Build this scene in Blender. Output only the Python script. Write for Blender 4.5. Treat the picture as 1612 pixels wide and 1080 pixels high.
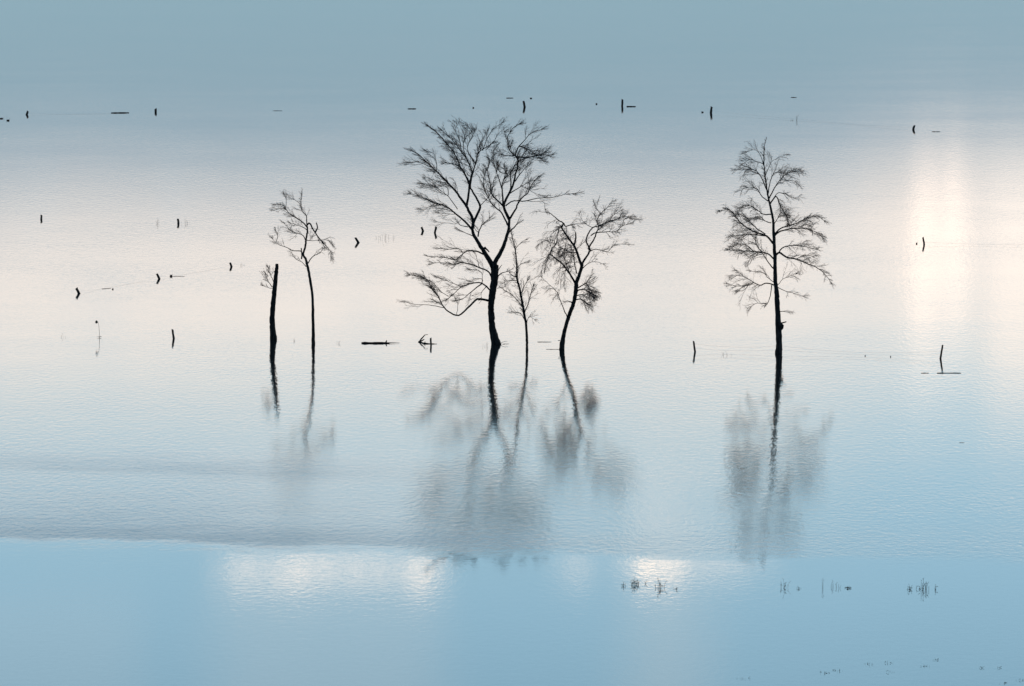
import bpy, math, random
from mathutils import Vector

# ------------------------------------------------------------------ camera, world, sun, exposure
for o in list(bpy.data.objects):
    bpy.data.objects.remove(o)
scene = bpy.context.scene
COL = scene.collection
R = math.radians

LENS, SENSOR = 200.0, 36.0
CAM_H = 37.7                       # the photographer stands on the hillside, 38 m above the flood
PITCH = R(6.466)
cam_d = bpy.data.cameras.new('camera')
cam_d.lens = LENS; cam_d.sensor_width = SENSOR
cam_d.clip_start = 0.5; cam_d.clip_end = 60000
cam = bpy.data.objects.new('camera', cam_d)
COL.objects.link(cam)
cam.location = (0, 0, CAM_H)
cam.rotation_euler = (math.pi / 2 - PITCH, 0, 0)
scene.camera = cam

SUN_EL, SUN_AZ = R(17), R(38)      # low sun beyond the flood, to the right, veiled by cloud
sun_d = bpy.data.lights.new('sun', 'SUN')
sun_d.energy = 0.8; sun_d.angle = R(10); sun_d.color = (1.0, 0.86, 0.72)
sun = bpy.data.objects.new('sun', sun_d)
COL.objects.link(sun)
sv = Vector((math.sin(SUN_AZ) * math.cos(SUN_EL), math.cos(SUN_AZ) * math.cos(SUN_EL), math.sin(SUN_EL)))
sun.rotation_euler = sv.to_track_quat('Z', 'Y').to_euler()
sun.location = (60, 100, 120)

scene.view_settings.view_transform = 'Standard'
scene.view_settings.look = 'None'
scene.view_settings.exposure = 0.0
scene.view_settings.gamma = 1.0
scene.view_settings.use_curve_mapping = False


class NT:
    """small helper for writing node trees"""
    def __init__(s, tree):
        s.t = tree; s.n = tree.nodes; s.l = tree.links

    def node(s, typ, **kw):
        n = s.n.new(typ)
        for k, v in kw.items():
            setattr(n, k, v)
        return n

    def put(s, sock, v):
        if v is None:
            return
        if isinstance(v, bpy.types.NodeSocket):
            s.l.new(v, sock)
        else:
            sock.default_value = v

    def m(s, op, a, b=None, c=None, clamp=False):
        n = s.node('ShaderNodeMath', operation=op, use_clamp=clamp)
        s.put(n.inputs[0], a); s.put(n.inputs[1], b); s.put(n.inputs[2], c)
        return n.outputs[0]

    def step(s, x, lo, hi):
        n = s.node('ShaderNodeMapRange', interpolation_type='SMOOTHSTEP')
        s.put(n.inputs['Value'], x)
        n.inputs['From Min'].default_value = lo; n.inputs['From Max'].default_value = hi
        return n.outputs['Result']

    def stepv(s, x, lo, hi):
        n = s.node('ShaderNodeMapRange', interpolation_type='SMOOTHSTEP')
        s.put(n.inputs['Value'], x); s.put(n.inputs['From Min'], lo); s.put(n.inputs['From Max'], hi)
        return n.outputs['Result']

    def mix(s, f, a, b):
        n = s.node('ShaderNodeMix', data_type='RGBA')
        s.put(n.inputs[0], f); s.put(n.inputs[6], a); s.put(n.inputs[7], b)
        return n.outputs[2]

    def vec(s, x, y, z):
        n = s.node('ShaderNodeCombineXYZ')
        s.put(n.inputs[0], x); s.put(n.inputs[1], y); s.put(n.inputs[2], z)
        return n.outputs[0]

    def noise(s, v, scale=1.0, detail=2.0, rough=0.5, dist=0.0):
        n = s.node('ShaderNodeTexNoise')
        s.put(n.inputs['Vector'], v)
        n.inputs['Scale'].default_value = scale
        n.inputs['Detail'].default_value = detail
        n.inputs['Roughness'].default_value = rough
        n.inputs['Distortion'].default_value = dist
        return n.outputs[0]


# ---- world: clear air overhead, a cream cloud bank low over the flood with a few cloudlets above it
world = bpy.data.worlds.new('World')
scene.world = world
world.use_nodes = True
w = NT(world.node_tree)
w.n.clear()
tc = w.node('ShaderNodeTexCoord')
sep = w.node('ShaderNodeSeparateXYZ')
w.l.new(tc.outputs['Generated'], sep.inputs[0])
dx, dy, dz = sep.outputs
el = w.m('MULTIPLY', w.m('ARCSINE', dz), 57.29578)
az = w.m('MULTIPLY', w.m('ARCTAN2', dx, dy), 57.29578)
# soft unevenness of the cloud edges (azimuth, elevation in degrees)
p1 = w.vec(w.m('MULTIPLY', az, 0.55), w.m('MULTIPLY', el, 1.3), 3.7)
n1 = w.m('SUBTRACT', w.noise(p1, 1.0, 4.0, 0.55), 0.5)
p2 = w.vec(w.m('MULTIPLY', az, 1.6), w.m('MULTIPLY', el, 3.4), 9.1)
n2 = w.m('SUBTRACT', w.noise(p2, 1.0, 4.0, 0.6), 0.5)
n4 = w.noise(w.vec(w.m('MULTIPLY', az, 2.6), w.m('MULTIPLY', el, 6.0), 31.0), 1.0, 4.0, 0.6)
# the bank stands lower over the right-hand part of the flood
lift = w.m('MULTIPLY', w.step(az, 2.0, 4.6), 0.42)
elw = w.m('ADD', w.m('ADD', el, w.m('MULTIPLY', n1, 0.55)), lift)
pos = w.m('DIVIDE', elw, 24.0, clamp=True)
ramp = w.node('ShaderNodeValToRGB')
cr = ramp.color_ramp
SKYK = 2.0
stops = [(0.0, (.36, .555, .66)), (3.0, (.37, .57, .675)), (4.0, (.39, .585, .70)), (4.6, (.48, .64, .77)),
         (5.15, (1.16, 1.12, 1.09)), (5.6, (1.82, 1.61, 1.44)), (6.6, (1.80, 1.62, 1.47)),
         (7.15, (1.16, 1.38, 1.44)), (7.8, (.94, 1.31, 1.50)), (8.5, (.74, 1.22, 1.52)),
         (9.2, (.72, 1.22, 1.55)), (10.3, (.66, 1.15, 1.49)), (12.5, (.32, .80, 1.24)), (24.0, (.16, .46, .86))]
while len(cr.elements) < len(stops):
    cr.elements.new(0.5)
for e, (d, c) in zip(cr.elements, stops):
    e.position = d / 24.0
    e.color = (c[0] / SKYK, c[1] / SKYK, c[2] / SKYK, 1)
w.l.new(pos, ramp.inputs[0])
sc = w.node('ShaderNodeVectorMath', operation='SCALE')
w.l.new(ramp.outputs[0], sc.inputs[0]); sc.inputs['Scale'].default_value = SKYK
low = sc.outputs[0]


def patch(a0, a1, e0, e1, sa, se, k):
    """one soft cloud: azimuth a0..a1, elevation e0..e1 (degrees), edges sa / se, broken by noise"""
    aw = w.m('ADD', az, w.m('MULTIPLY', n2, .8))
    ew = w.m('ADD', el, w.m('MULTIPLY', n2, 0.30 if se < .2 else .55))
    f = w.m('MULTIPLY', w.step(aw, a0 - sa, a0 + sa), w.m('SUBTRACT', 1.0, w.step(aw, a1 - sa, a1 + sa)))
    g = w.m('MULTIPLY', w.step(ew, e0 - se, e0 + se), w.m('SUBTRACT', 1.0, w.step(ew, e1 - se, e1 + se)))
    brk = w.m('ADD', .6, w.m('MULTIPLY', w.step(n4, .40, .62), .4)) if se < .2 else 1.0
    return w.m('MULTIPLY', w.m('MULTIPLY', f, g), w.m('MULTIPLY', brk, k))


CREAM = (2.2, 1.90, 1.66, 1)
BRIGHT = (5.1, 3.95, 3.0, 1)
GLOW = (2.55, 2.13, 1.82, 1)
PALE = (1.15, 1.42, 1.56, 1)
for a0, a1, e0, e1, sa, se, k, c in (
        (-3.05, -0.75, 8.85, 11.5, .50, .3, .32, PALE),
        (1.15, 2.0, 8.85, 11.0, .45, .3, .36, PALE),
        (-5.6, -3.8, 8.95, 10.4, .5, .2, .22, PALE),
        (-2.95, -0.70, 8.68, 8.80, .28, .10, .85, BRIGHT),
        (1.22, 1.75, 8.56, 8.74, .22, .12, 1.3, BRIGHT),
        (1.7, 2.6, 8.56, 8.70, .35, .14, .5, BRIGHT),
        (0.5, 0.85, 8.62, 8.76, .25, .12, .4, BRIGHT),
        (4.03, 4.30, 4.85, 6.6, .13, .25, .85, GLOW),
        (4.38, 4.55, 4.78, 6.3, .10, .25, 1.0, GLOW),
        (4.80, 6.6, 4.80, 7.0, .2, .35, .75, CREAM)):
    low = w.mix(patch(a0, a1, e0, e1, sa, se, k), low, c)
# the bank itself is mottled
p3 = w.vec(w.m('MULTIPLY', az, 1.1), w.m('MULTIPLY', el, 2.2), 21.0)
n3 = w.noise(p3, 1.0, 4.0, 0.6)
mott = w.m('MULTIPLY', w.m('MULTIPLY', w.step(n3, .46, .66), w.m('MULTIPLY', w.step(el, 4.6, 5.4), w.m('SUBTRACT', 1.0, w.step(el, 6.8, 7.6)))), .36)
low = w.mix(mott, low, (1.02, 1.22, 1.34, 1))
# thin wisps everywhere above the bank
wisp = w.m('MULTIPLY', w.step(w.noise(w.vec(w.m('MULTIPLY', az, .12), w.m('MULTIPLY', el, .5), 1.3), 1.0, 5.0, .6), .52, .75),
           w.m('MULTIPLY', w.step(el, 11, 18), .30))
low = w.mix(wisp, low, (1.15, 1.2, 1.25, 1))
# evening light: the sky is brightest over the flood and dims towards the hill behind the camera
front = w.m('ADD', w.m('MULTIPLY', w.step(dy, -0.7, 0.95), 0.52), 0.48)
sc2 = w.node('ShaderNodeVectorMath', operation='SCALE')
w.l.new(low, sc2.inputs[0]); w.l.new(front, sc2.inputs['Scale'])
low = sc2.outputs[0]
nishita = w.node('ShaderNodeTexSky', sky_type='NISHITA')
nishita.sun_disc = False
nishita.sun_elevation = SUN_EL
nishita.sun_rotation = SUN_AZ
nishita.altitude = 80
BG = 0.08
sc3 = w.node('ShaderNodeVectorMath', operation='SCALE')
w.l.new(low, sc3.inputs[0]); sc3.inputs['Scale'].default_value = 1.0 / BG
final = w.mix(w.step(el, 14, 32), sc3.outputs[0], nishita.outputs[0])
bg = w.node('ShaderNodeBackground')
w.l.new(final, bg.inputs[0]); bg.inputs[1].default_value = BG
wo = w.node('ShaderNodeOutputWorld')
w.l.new(bg.outputs[0], wo.inputs[0])

# ------------------------------------------------------------------ helpers
FPX = LENS / SENSOR * 1612.0       # focal length in photo pixels
CP, SP = math.cos(PITCH), math.sin(PITCH)
rnd = random.Random(7)


def ground(px, py):
    """where the water lies under a point of the photograph"""
    a, b = (px - 806) / FPX, (540 - py) / FPX
    d = Vector((a, CP + b * SP, -SP + b * CP))
    k = CAM_H / -d.z
    return Vector((d.x * k, d.y * k, 0.0))


def scale_at(py):
    g = ground(806, py)
    return FPX / (g.y * CP + CAM_H * SP)      # pixels per metre there


class MB:
    """collects tubes, links them as one mesh object"""
    def __init__(s):
        s.v = []; s.f = []

    def tube(s, pts, rad, sides=5, cap=True, rough=0.0, rg=None):
        n0 = len(s.v); n = len(pts)
        prev = None
        for i in range(n):
            a = pts[max(0, i - 1)]; b = pts[min(n - 1, i + 1)]
            t = (b - a)
            if t.length < 1e-7:
                t = Vector((0, 0, 1))
            t.normalize()
            if prev is None:
                u = t.cross(Vector((0.31, 0.95, 0.05)))
                if u.length < 1e-3:
                    u = t.cross(Vector((1, 0, 0)))
            else:
                u = prev - t * prev.dot(t)
            u.normalize(); prev = u
            q = t.cross(u)
            for k in range(sides):
                ang = 2 * math.pi * k / sides
                r = rad[i]
                if rough:
                    r *= 1 + rg.uniform(-rough, rough)
                p = pts[i]
                ca, sa = math.cos(ang) * r, math.sin(ang) * r
                s.v.append((p.x + u.x * ca + q.x * sa, p.y + u.y * ca + q.y * sa, p.z + u.z * ca + q.z * sa))
        for i in range(n - 1):
            for k in range(sides):
                k2 = (k + 1) % sides
                a = n0 + i * sides
                s.f.append((a + k, a + k2, a + sides + k2, a + sides + k))
        if cap:
            s.f.append(tuple(n0 + k for k in reversed(range(sides))))
            s.f.append(tuple(n0 + (n - 1) * sides + k for k in range(sides)))

    def blade(s, base, tip, wdt, bend):
        """thin tapering grass blade with a fold, two sided by its own thickness"""
        mid = base.lerp(tip, .55) + bend
        s.tube([base, mid, tip], [wdt, wdt * .8, wdt * .12], 3)

    def build(s, name, mat, parent=None, smooth=True):
        me = bpy.data.meshes.new(name)
        me.from_pydata(s.v, [], s.f)
        me.update()
        if smooth:
            me.polygons.foreach_set('use_smooth', [True] * len(me.polygons))
        o = bpy.data.objects.new(name, me)
        me.materials.append(mat)
        COL.objects.link(o)
        if parent:
            o.parent = parent
        return o


def empty(name, loc):
    o = bpy.data.objects.new(name, None)
    o.empty_display_size = 0.5
    o.location = loc
    COL.objects.link(o)
    return o


def tag(o, label=None, cat=None, group=None, kind=None):
    if label: o['label'] = label
    if cat: o['category'] = cat
    if group: o['group'] = group
    if kind: o['kind'] = kind
    return o


def material(name):
    m = bpy.data.materials.new(name)
    m.use_nodes = True
    t = NT(m.node_tree)
    b = t.n.get('Principled BSDF')
    return m, t, b


def bark_material(name, ca, cb, scale, rough=.9, bump=.02):
    m, t, b = material(name)
    c = t.node('ShaderNodeTexCoord')
    mp = t.node('ShaderNodeMapping')
    mp.inputs['Scale'].default_value = (1, 1, .25)
    t.l.new(c.outputs['Object'], mp.inputs[0])
    n = t.noise(mp.outputs[0], scale, 5, .65)
    t.put(b.inputs['Base Color'], t.mix(t.step(n, .35, .65), ca, cb))
    b.inputs['Roughness'].default_value = rough
    b.inputs['Specular IOR Level'].default_value = .15
    bp = t.node('ShaderNodeBump')
    bp.inputs['Strength'].default_value = .8
    bp.inputs['Distance'].default_value = bump
    t.l.new(n, bp.inputs['Height'])
    t.l.new(bp.outputs[0], b.inputs['Normal'])
    return m


BARK = bark_material('dark_wet_bark', (.022, .021, .02, 1), (.07, .066, .06, 1), 9)
BIRCH = bark_material('birch_bark', (.022, .021, .02, 1), (.085, .08, .075, 1), 7)
TWIG = bark_material('twig_bark', (.12, .085, .07, 1), (.19, .135, .115, 1), 4, bump=.002)
POST = bark_material('weathered_post_wood', (.035, .033, .03, 1), (.09, .083, .072, 1), 14, bump=.01)
DRIFT = bark_material('soaked_driftwood', (.015, .014, .013, 1), (.04, .036, .03, 1), 10, bump=.01)
REED = bark_material('dead_weed_stalk', (.09, .075, .05, 1), (.17, .145, .10, 1), 12, bump=.002)
WIRE = bark_material('rusty_wire', (.04, .035, .03, 1), (.08, .07, .06, 1), 20, bump=.001)

# ------------------------------------------------------------------ setting: water, hillside under the camera
wm, t, b = material('flood_water')
c = t.node('ShaderNodeTexCoord')
sp = t.node('ShaderNodeSeparateXYZ')
t.l.new(c.outputs['Object'], sp.inputs[0])
X, Y, Z = sp.outputs
P = c.outputs['Object']
nbig = t.m('SUBTRACT', t.noise(t.vec(t.m('MULTIPLY', X, .05), t.m('MULTIPLY', Y, .05), 0.0), 1.0, 3, .55), .5)
nstk = t.m('SUBTRACT', t.noise(t.vec(t.m('MULTIPLY', X, .035), t.m('MULTIPLY', Y, .14), 4.0), 1.0, 4, .6), .5)
nfin = t.m('SUBTRACT', t.noise(P, .9, 3, .6), .5)
nedge = t.m('SUBTRACT', t.noise(t.vec(t.m('MULTIPLY', X, .22), t.m('MULTIPLY', Y, .35), 14.0), 1.0, 4, .65), .5)
# a light breeze ruffles everything beyond this line; the water nearer than it lies in the lee of the hill
edge = t.m('ADD', t.m('MULTIPLY', X, -.16), 251.2)
s = t.m('SUBTRACT', Y, edge)
s = t.m('ADD', s, t.m('ADD', t.m('MULTIPLY', nfin, 3.0), t.m('ADD', t.m('MULTIPLY', nstk, 5.0), t.m('MULTIPLY', nedge, 8.0))))
breeze = t.step(s, -3.2, 1.6)
# the gust itself lies along the line and fades away from it and towards the right
gust = t.m('MULTIPLY', breeze, t.m('POWER', 2.71828, t.m('MULTIPLY', t.m('MAXIMUM', s, 0.0), -1 / 13.0)))
gust = t.m('MULTIPLY', gust, t.m('SUBTRACT', 1.0, t.m('MULTIPLY', t.step(X, -13, 10), .82)))
streak = t.m('MULTIPLY', t.m('MULTIPLY', t.step(s, 19, 26), t.m('SUBTRACT', 1.0, t.step(s, 25, 33))),
             t.m('MULTIPLY', t.m('SUBTRACT', 1.0, t.step(X, -16, 4)), .40))
gust = t.m('ADD', gust, streak)
gust = t.m('MULTIPLY', gust, t.m('ADD', 1.0, t.m('MULTIPLY', nstk, 1.5)))
far = t.m('ADD', t.m('SUBTRACT', .060, t.m('MULTIPLY', t.step(Y, 340, 420), .008)), t.m('MULTIPLY', nstk, .03))
rough = t.m('ADD', .033, t.m('MULTIPLY', breeze, t.m('SUBTRACT', far, .033)))
rough = t.m('ADD', rough, t.m('MULTIPLY', gust, .125))
b.inputs['Base Color'].default_value = (.018, .024, .026, 1)
t.put(b.inputs['Roughness'], rough)
b.inputs['IOR'].default_value = 1.333
b.inputs['Specular IOR Level'].default_value = .5
r1 = t.noise(P, 1.7, 3, .65, .3)
r2 = t.noise(t.vec(t.m('MULTIPLY', X, 3.6), t.m('MULTIPLY', Y, 1.2), 2.0), 1.0, 2, .6)
r3 = t.noise(t.vec(t.m('MULTIPLY', X, .45), t.m('MULTIPLY', Y, .22), 7.0), 1.0, 2, .5)
hgt = t.m('ADD', t.m('ADD', r1, t.m('MULTIPLY', r2, 1.1)), t.m('MULTIPLY', r3, .6))
patchy = t.m('MAXIMUM', t.m('ADD', 1.0, t.m('MULTIPLY', nbig, 3.4)), .12)
patchy = t.m('MULTIPLY', patchy, t.m('SUBTRACT', 1.0, t.m('MULTIPLY', t.step(Y, 350, 520), .55)))
amp = t.m('ADD', .0012, t.m('ADD', t.m('MULTIPLY', t.m('MULTIPLY', breeze, patchy), .0026), t.m('MULTIPLY', gust, .013)))
bp = t.node('ShaderNodeBump')
bp.inputs['Strength'].default_value = 1.0
t.put(bp.inputs['Distance'], amp)
t.l.new(hgt, bp.inputs['Height'])
t.l.new(bp.outputs[0], b.inputs['Normal'])


def sheet(name, verts, faces, mat, kind='structure'):
    me = bpy.data.meshes.new(name)
    me.from_pydata(verts, [], faces)
    me.update()
    me.materials.append(mat)
    o = bpy.data.objects.new(name, me)
    COL.objects.link(o)
    o['kind'] = kind
    return o


W = 25000
sheet('flood_water', [(-W, -2000, 0), (W, -2000, 0), (W, W, 0), (-W, W, 0)], [(0, 1, 2, 3)], wm)

hm, t, b = material('hillside_grass')
c = t.node('ShaderNodeTexCoord')
n = t.noise(c.outputs['Object'], .05, 6, .6)
t.put(b.inputs['Base Color'], t.mix(n, (.035, .045, .02, 1), (.075, .07, .035, 1)))
b.inputs['Roughness'].default_value = .95


def hill_z(x, y):
    k = (190 - y) / 190.0
    z = 34.0 * k if y > 0 else 34.0 + 0.36 * (-y)
    z += 5 * math.sin(x * .011 + 1) * max(0, min(1, -y / 150)) + 1.2 * math.sin(x * .05) * math.sin(y * .04) * max(0, min(1, -y / 40))
    if y < -520:
        z -= (-520 - y) * .30
    return z - 1.0


NX, NY = 81, 61
hv, hf = [], []
for j in range(NY):
    y = 195 - j * (1100 / (NY - 1))
    for i in range(NX):
        x = -1600 + 3200 * i / (NX - 1)
        hv.append((x, y, hill_z(x, y)))
for j in range(NY - 1):
    for i in range(NX - 1):
        a = j * NX + i
        hf.append((a, a + NX, a + NX + 1, a + 1))
hs = sheet('hillside', hv, hf, hm)
hs.data.polygons.foreach_set('use_smooth', [True] * len(hs.data.polygons))

# ------------------------------------------------------------------ trees
# limbs were measured on enlargements of the photograph: (left, top, enlargement)
Q = {'c1': (635, 180, 7.714), 'c2': (760, 180, 6.75), 'c3': (635, 290, 7.717), 'c4': (635, 380, 6.0),
     'e5': (845, 305, 6.353), 'e6': (840, 430, 8.308), 'f7': (1115, 215, 6.75), 'f8': (1115, 350, 6.353),
     'f3': (1100, 210, 2.571), 'b1': (405, 295, 7.714), 'b2': (400, 400, 3.857), 'd': (780, 340, 4.909)}


def smooth_path(pts, rad, sub, rg, jit):
    """Catmull-Rom through the measured points with a little natural crookedness"""
    out, ro = [], []
    n = len(pts)
    for i in range(n - 1):
        p0, p1, p2, p3 = pts[max(0, i - 1)], pts[i], pts[i + 1], pts[min(n - 1, i + 2)]
        for k in range(sub):
            u = k / sub
            q = 0.5 * ((2 * p1) + (p2 - p0) * u + (2 * p0 - 5 * p1 + 4 * p2 - p3) * u * u + (3 * p1 - p0 - 3 * p2 + p3) * u ** 3)
            if k:
                q = q + Vector((rg.uniform(-jit, jit), rg.uniform(-jit, jit), rg.uniform(-jit, jit)))
            out.append(q); ro.append(rad[i] + (rad[i + 1] - rad[i]) * u)
    out.append(pts[-1]); ro.append(rad[-1])
    return out, ro


class Tree:
    def __init__(s, name, wl, bx, label, seed, style, bark, group=None):
        s.wl = wl; s.bx = bx; s.s = scale_at(wl); s.rg = random.Random(seed)
        s.root = empty(name, ground(bx, wl))
        tag(s.root, label, 'tree', group)
        s.style = style; s.bark = bark
        s.twigs = MB(); s.count = 0

    def P(s, q, u, v, dep):
        x0, y0, k = Q[q]
        px, py = x0 + u / k, y0 + v / k
        x = (px - s.bx) / s.s
        z = ((s.wl - py) / s.s - dep * SP) / CP
        return Vector((x, dep, z))

    def trunk(s, segs):
        """segs: (zoom, [(u, v, half width in zoom pixels)])"""
        pts, rad = [], []
        for q, l in segs:
            for (u, v, r) in l:
                pts.append(s.P(q, u, v, 0)); rad.append(r / Q[q][2] / s.s)
        pts.insert(0, pts[0] + Vector((0, 0, -.6))); rad.insert(0, rad[0] * 1.05)
        p, r = smooth_path(pts, rad, 5, s.rg, .012)
        r = [x * (1 + s.rg.uniform(-.06, .06)) for x in r]
        m = MB(); m.tube(p, r, 12, True, .05, s.rg)
        m.build('trunk', s.bark, s.root)
        s.tr = (p, r)
        return p, r

    def limb(s, segs, r0, r1, dep0=0.0, dep1=None, grow=1.0, t0=.25, tip=1.0):
        """a limb with its own mesh; grow scales the twigs on it"""
        raw = [(q, u, v) for q, l in segs for (u, v) in l]
        n = len(raw)
        flat = [s.P(q, u, v, 0) for q, u, v in raw]
        ln = [0.0]
        for a, b2 in zip(flat, flat[1:]):
            ln.append(ln[-1] + (b2 - a).length)
        if dep1 is None:
            dep1 = dep0 + s.rg.choice((-1, 1)) * s.rg.uniform(.25, .6) * ln[-1]
        pts, rad = [], []
        for i, (q, u, v) in enumerate(raw):
            f = ln[i] / ln[-1]
            pts.append(s.P(q, u, v, dep0 + (dep1 - dep0) * f ** 1.1))
            rad.append((r0 * .94 + (r1 * .75 - r0 * .94) * f ** .8) / s.s)
        p, r = smooth_path(pts, rad, 4, s.rg, .014)
        m = MB(); m.tube(p, r, 7, True, .05, s.rg)
        m.build('branch', s.bark, s.root)
        if grow:
            s.grow(p, r, grow, t0, tip)
        return p, r

    def grow(s, p, r, k, t0, tip, dens=None, L=None):
        st = s.style; rg = s.rg
        tot = sum((b2 - a).length for a, b2 in zip(p, p[1:]))
        n = max(2, int(tot * (dens or st['dens']) * k))
        N = len(p)
        for i in range(n):
            f = t0 + (1 - t0) * (i + rg.random()) / n
            g = f * (N - 1); j = min(N - 2, int(g)); u = g - j
            o = p[j].lerp(p[j + 1], u)
            tan = (p[j + 1] - p[j]).normalized()
            d = s.side(tan, rg.uniform(*st['angle']))
            ll = (L or st['len']) * rg.uniform(.45, 1.1) * (1.12 - .80 * f)
            s.shoot(o, d, ll, min(r[j] * .6, st['rad']), 0)
        tan = (p[-1] - p[-3]).normalized()
        for i in range(int(4 * tip + .5)):
            s.shoot(p[-1], s.side(tan, rg.uniform(.05, .5)), (L or st['len']) * rg.uniform(.18, .42) * tip, min(r[-1] * .8, st['rad']), 0, .4)

    def side(s, tan, ang):
        rg = s.rg
        v = Vector((rg.gauss(0, 1), rg.gauss(0, 1), rg.gauss(0, 1)))
        v = v - tan * v.dot(tan)
        v.normalize()
        return (tan * math.cos(ang) + v * math.sin(ang)).normalized()

    def shoot(s, o, d, L, r, lev, thin=1.0):
        st = s.style; rg = s.rg
        ns = (6, 4, 3)[lev]
        pts = [o]; q = o.copy(); d = d.copy()
        sl = L / ns
        for i in range(ns):
            f = (i + 1) / ns
            bias = st['bias'](q, f, lev) * (1.0, .6, .35)[lev]
            wg = st['wiggle'] * rg.choice((.7, 1.0, 2.0))
            d = (d + bias * (1.0 / ns) + Vector((rg.gauss(0, wg), rg.gauss(0, wg), rg.gauss(0, wg)))).normalized()
            q = q + d * sl
            if q.z < .3:
                q.z = .3
            pts.append(q.copy())
        rt = st['tipr']
        rad = [rt + (max(r, rt) - rt) * (1 - i / ns) for i in range(ns + 1)]
        s.twigs.tube(pts, rad, 4 if lev == 0 else 3, False)
        s.count += 1
        if lev < 2:
            nc = st['kids'][lev]
            nc = int(nc * thin * rg.uniform(.7, 1.3) + rg.random())
            for c in range(nc):
                f = .08 + .88 * (c + rg.random()) / max(1, nc)
                g = f * ns; j = min(ns - 1, int(g)); u = g - j
                oo = pts[j].lerp(pts[j + 1], u)
                tan = (pts[j + 1] - pts[j]).normalized()
                s.shoot(oo, s.side(tan, rg.uniform(.2, .95)), L * rg.uniform(.25, .7) * (1.1 - .6 * f), max(rt, r * .55), lev + 1)

    def finish(s):
        if s.twigs.v:
            o = s.twigs.build('crown', TWIG, s.root, smooth=False)
            tag(o, kind='stuff')


def V(*a):
    return Vector(a)


# --- broad forked tree
def bias_c(q, f, lev):
    out = 1 if q.x > -.3 else -1
    if q.z < 5.6:
        return V(-.75 if q.x < 0 else .5, 0, .28)
    return V(out * (.55 + .25 * abs(q.x) / 3), 0, .38)


C = Tree('bare_tree', 542, 780, 'tallest broad bare tree with forked trunk and low elbowed bough', 11,
         dict(dens=5.0, len=1.4, rad=.015, tipr=.0025, angle=(.25, .8), kids=(8, 4), wiggle=.09, bias=bias_c), BARK,
         'bare trees standing in the flood')
C.trunk([('c4', [(880, 1000, 51), (878, 970, 48), (857, 900, 37), (838, 800, 31), (830, 680, 29), (829, 600, 29),
                 (838, 520, 31), (848, 450, 32), (860, 350, 34), (864, 270, 37), (862, 232, 36)])])
L = C.limb
# left fork and what leaves it
L([('c4', [(858, 262)]), ('c3', [(1060, 950), (985, 830), (900, 695), (848, 595), (835, 530)])], 4.9, 2.9, 0, -.7, 0)
L([('c3', [(840, 560), (750, 460), (640, 370), (570, 310), (490, 265), (390, 245), (300, 205), (200, 160), (120, 140)])], 2.0, .5, -.7, -1.8, 1.0)
L([('c3', [(390, 245), (330, 285), (265, 325)])], .6, .3, -1.3, None, .8)
L([('c3', [(838, 545), (850, 450), (800, 340), (765, 270), (715, 200), (640, 95)]), ('c1', [(545, 840), (440, 730), (380, 675), (290, 590), (200, 500), (110, 450)])], 3.0, .5, -.7, .9, 1.15, .42)
L([('c1', [(340, 650), (230, 600), (130, 580), (60, 590)])], .7, .35, .4, None, .9)
L([('c1', [(405, 690), (405, 600), (370, 480), (290, 450)])], .7, .3, .4, None, .9)
L([('c1', [(530, 830), (460, 830), (370, 800), (280, 780)])], .6, .3, .2, None, .8)
L([('c1', [(545, 990), (540, 900), (460, 870), (330, 875), (240, 850)])], .7, .3, .2, None, .9)
L([('c3', [(765, 275), (790, 150), (800, 50)]), ('c1', [(800, 850), (740, 720), (690, 640), (650, 540), (590, 440), (510, 350), (420, 250), (320, 170)])], 2.2, .5, -.2, -1.9, 1.3, .35)
L([('c1', [(690, 650), (610, 615), (530, 605)])], .9, .4, -.9, None, .8)
L([('c1', [(800, 850), (835, 730), (815, 650), (770, 550), (690, 440), (640, 370), (560, 280), (480, 210)])], 1.6, .5, -.5, .8, 1.3)
L([('c1', [(690, 440), (690, 340), (640, 220), (650, 120)])], .8, .35, .3, None, 1.2)
L([('c1', [(770, 550), (730, 400), (760, 280), (830, 220), (760, 130)])], .8, .35, .3, None, 1.2)
L([('c3', [(855, 470), (915, 340), (932, 265), (895, 185), (845, 100)]), ('c1', [(815, 880), (838, 740), (870, 620), (900, 500), (940, 440), (1020, 390), (1075, 355)])], 2.4, .5, -.7, 1.5, 1.2, .45)
L([('c1', [(900, 500), (920, 400), (960, 300), (1000, 230)])], .8, .3, 1.0, None, 1.1)
L([('c1', [(870, 600), (780, 430), (830, 300), (870, 220)])], .8, .3, .8, None, 1.1)
L([('c3', [(935, 265), (1025, 175)]), ('c2', [(50, 890), (90, 840), (120, 700)])], .7, .3, .2, None, .8)
L([('c3', [(910, 640), (920, 570), (965, 490), (1040, 420)])], 1.4, .5, -.4, .6, .7)
L([('c3', [(915, 590), (870, 545), (840, 470)])], .7, .4, .1, None, .4)
L([('c3', [(850, 635), (760, 600), (700, 568)])], .8, .5, -.5, None, .3, .5, .4)
L([('c3', [(785, 525), (700, 510), (668, 480)])], .9, .5, -.8, None, .3, .5, .4)
L([('c3', [(640, 375), (540, 370), (450, 360)])], .6, .3, -1.1, None, .8)
L([('c3', [(700, 440), (640, 490), (540, 480), (420, 470)])], .5, .3, -1.0, None, .45)
L([('c3', [(660, 310), (560, 170), (470, 100), (380, 40), (260, 10)])], .8, .3, -.6, None, .9)
L([('c3', [(990, 770), (1042, 825)])], 1.8, 1.2, -.3, -.1, 0)
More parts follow.
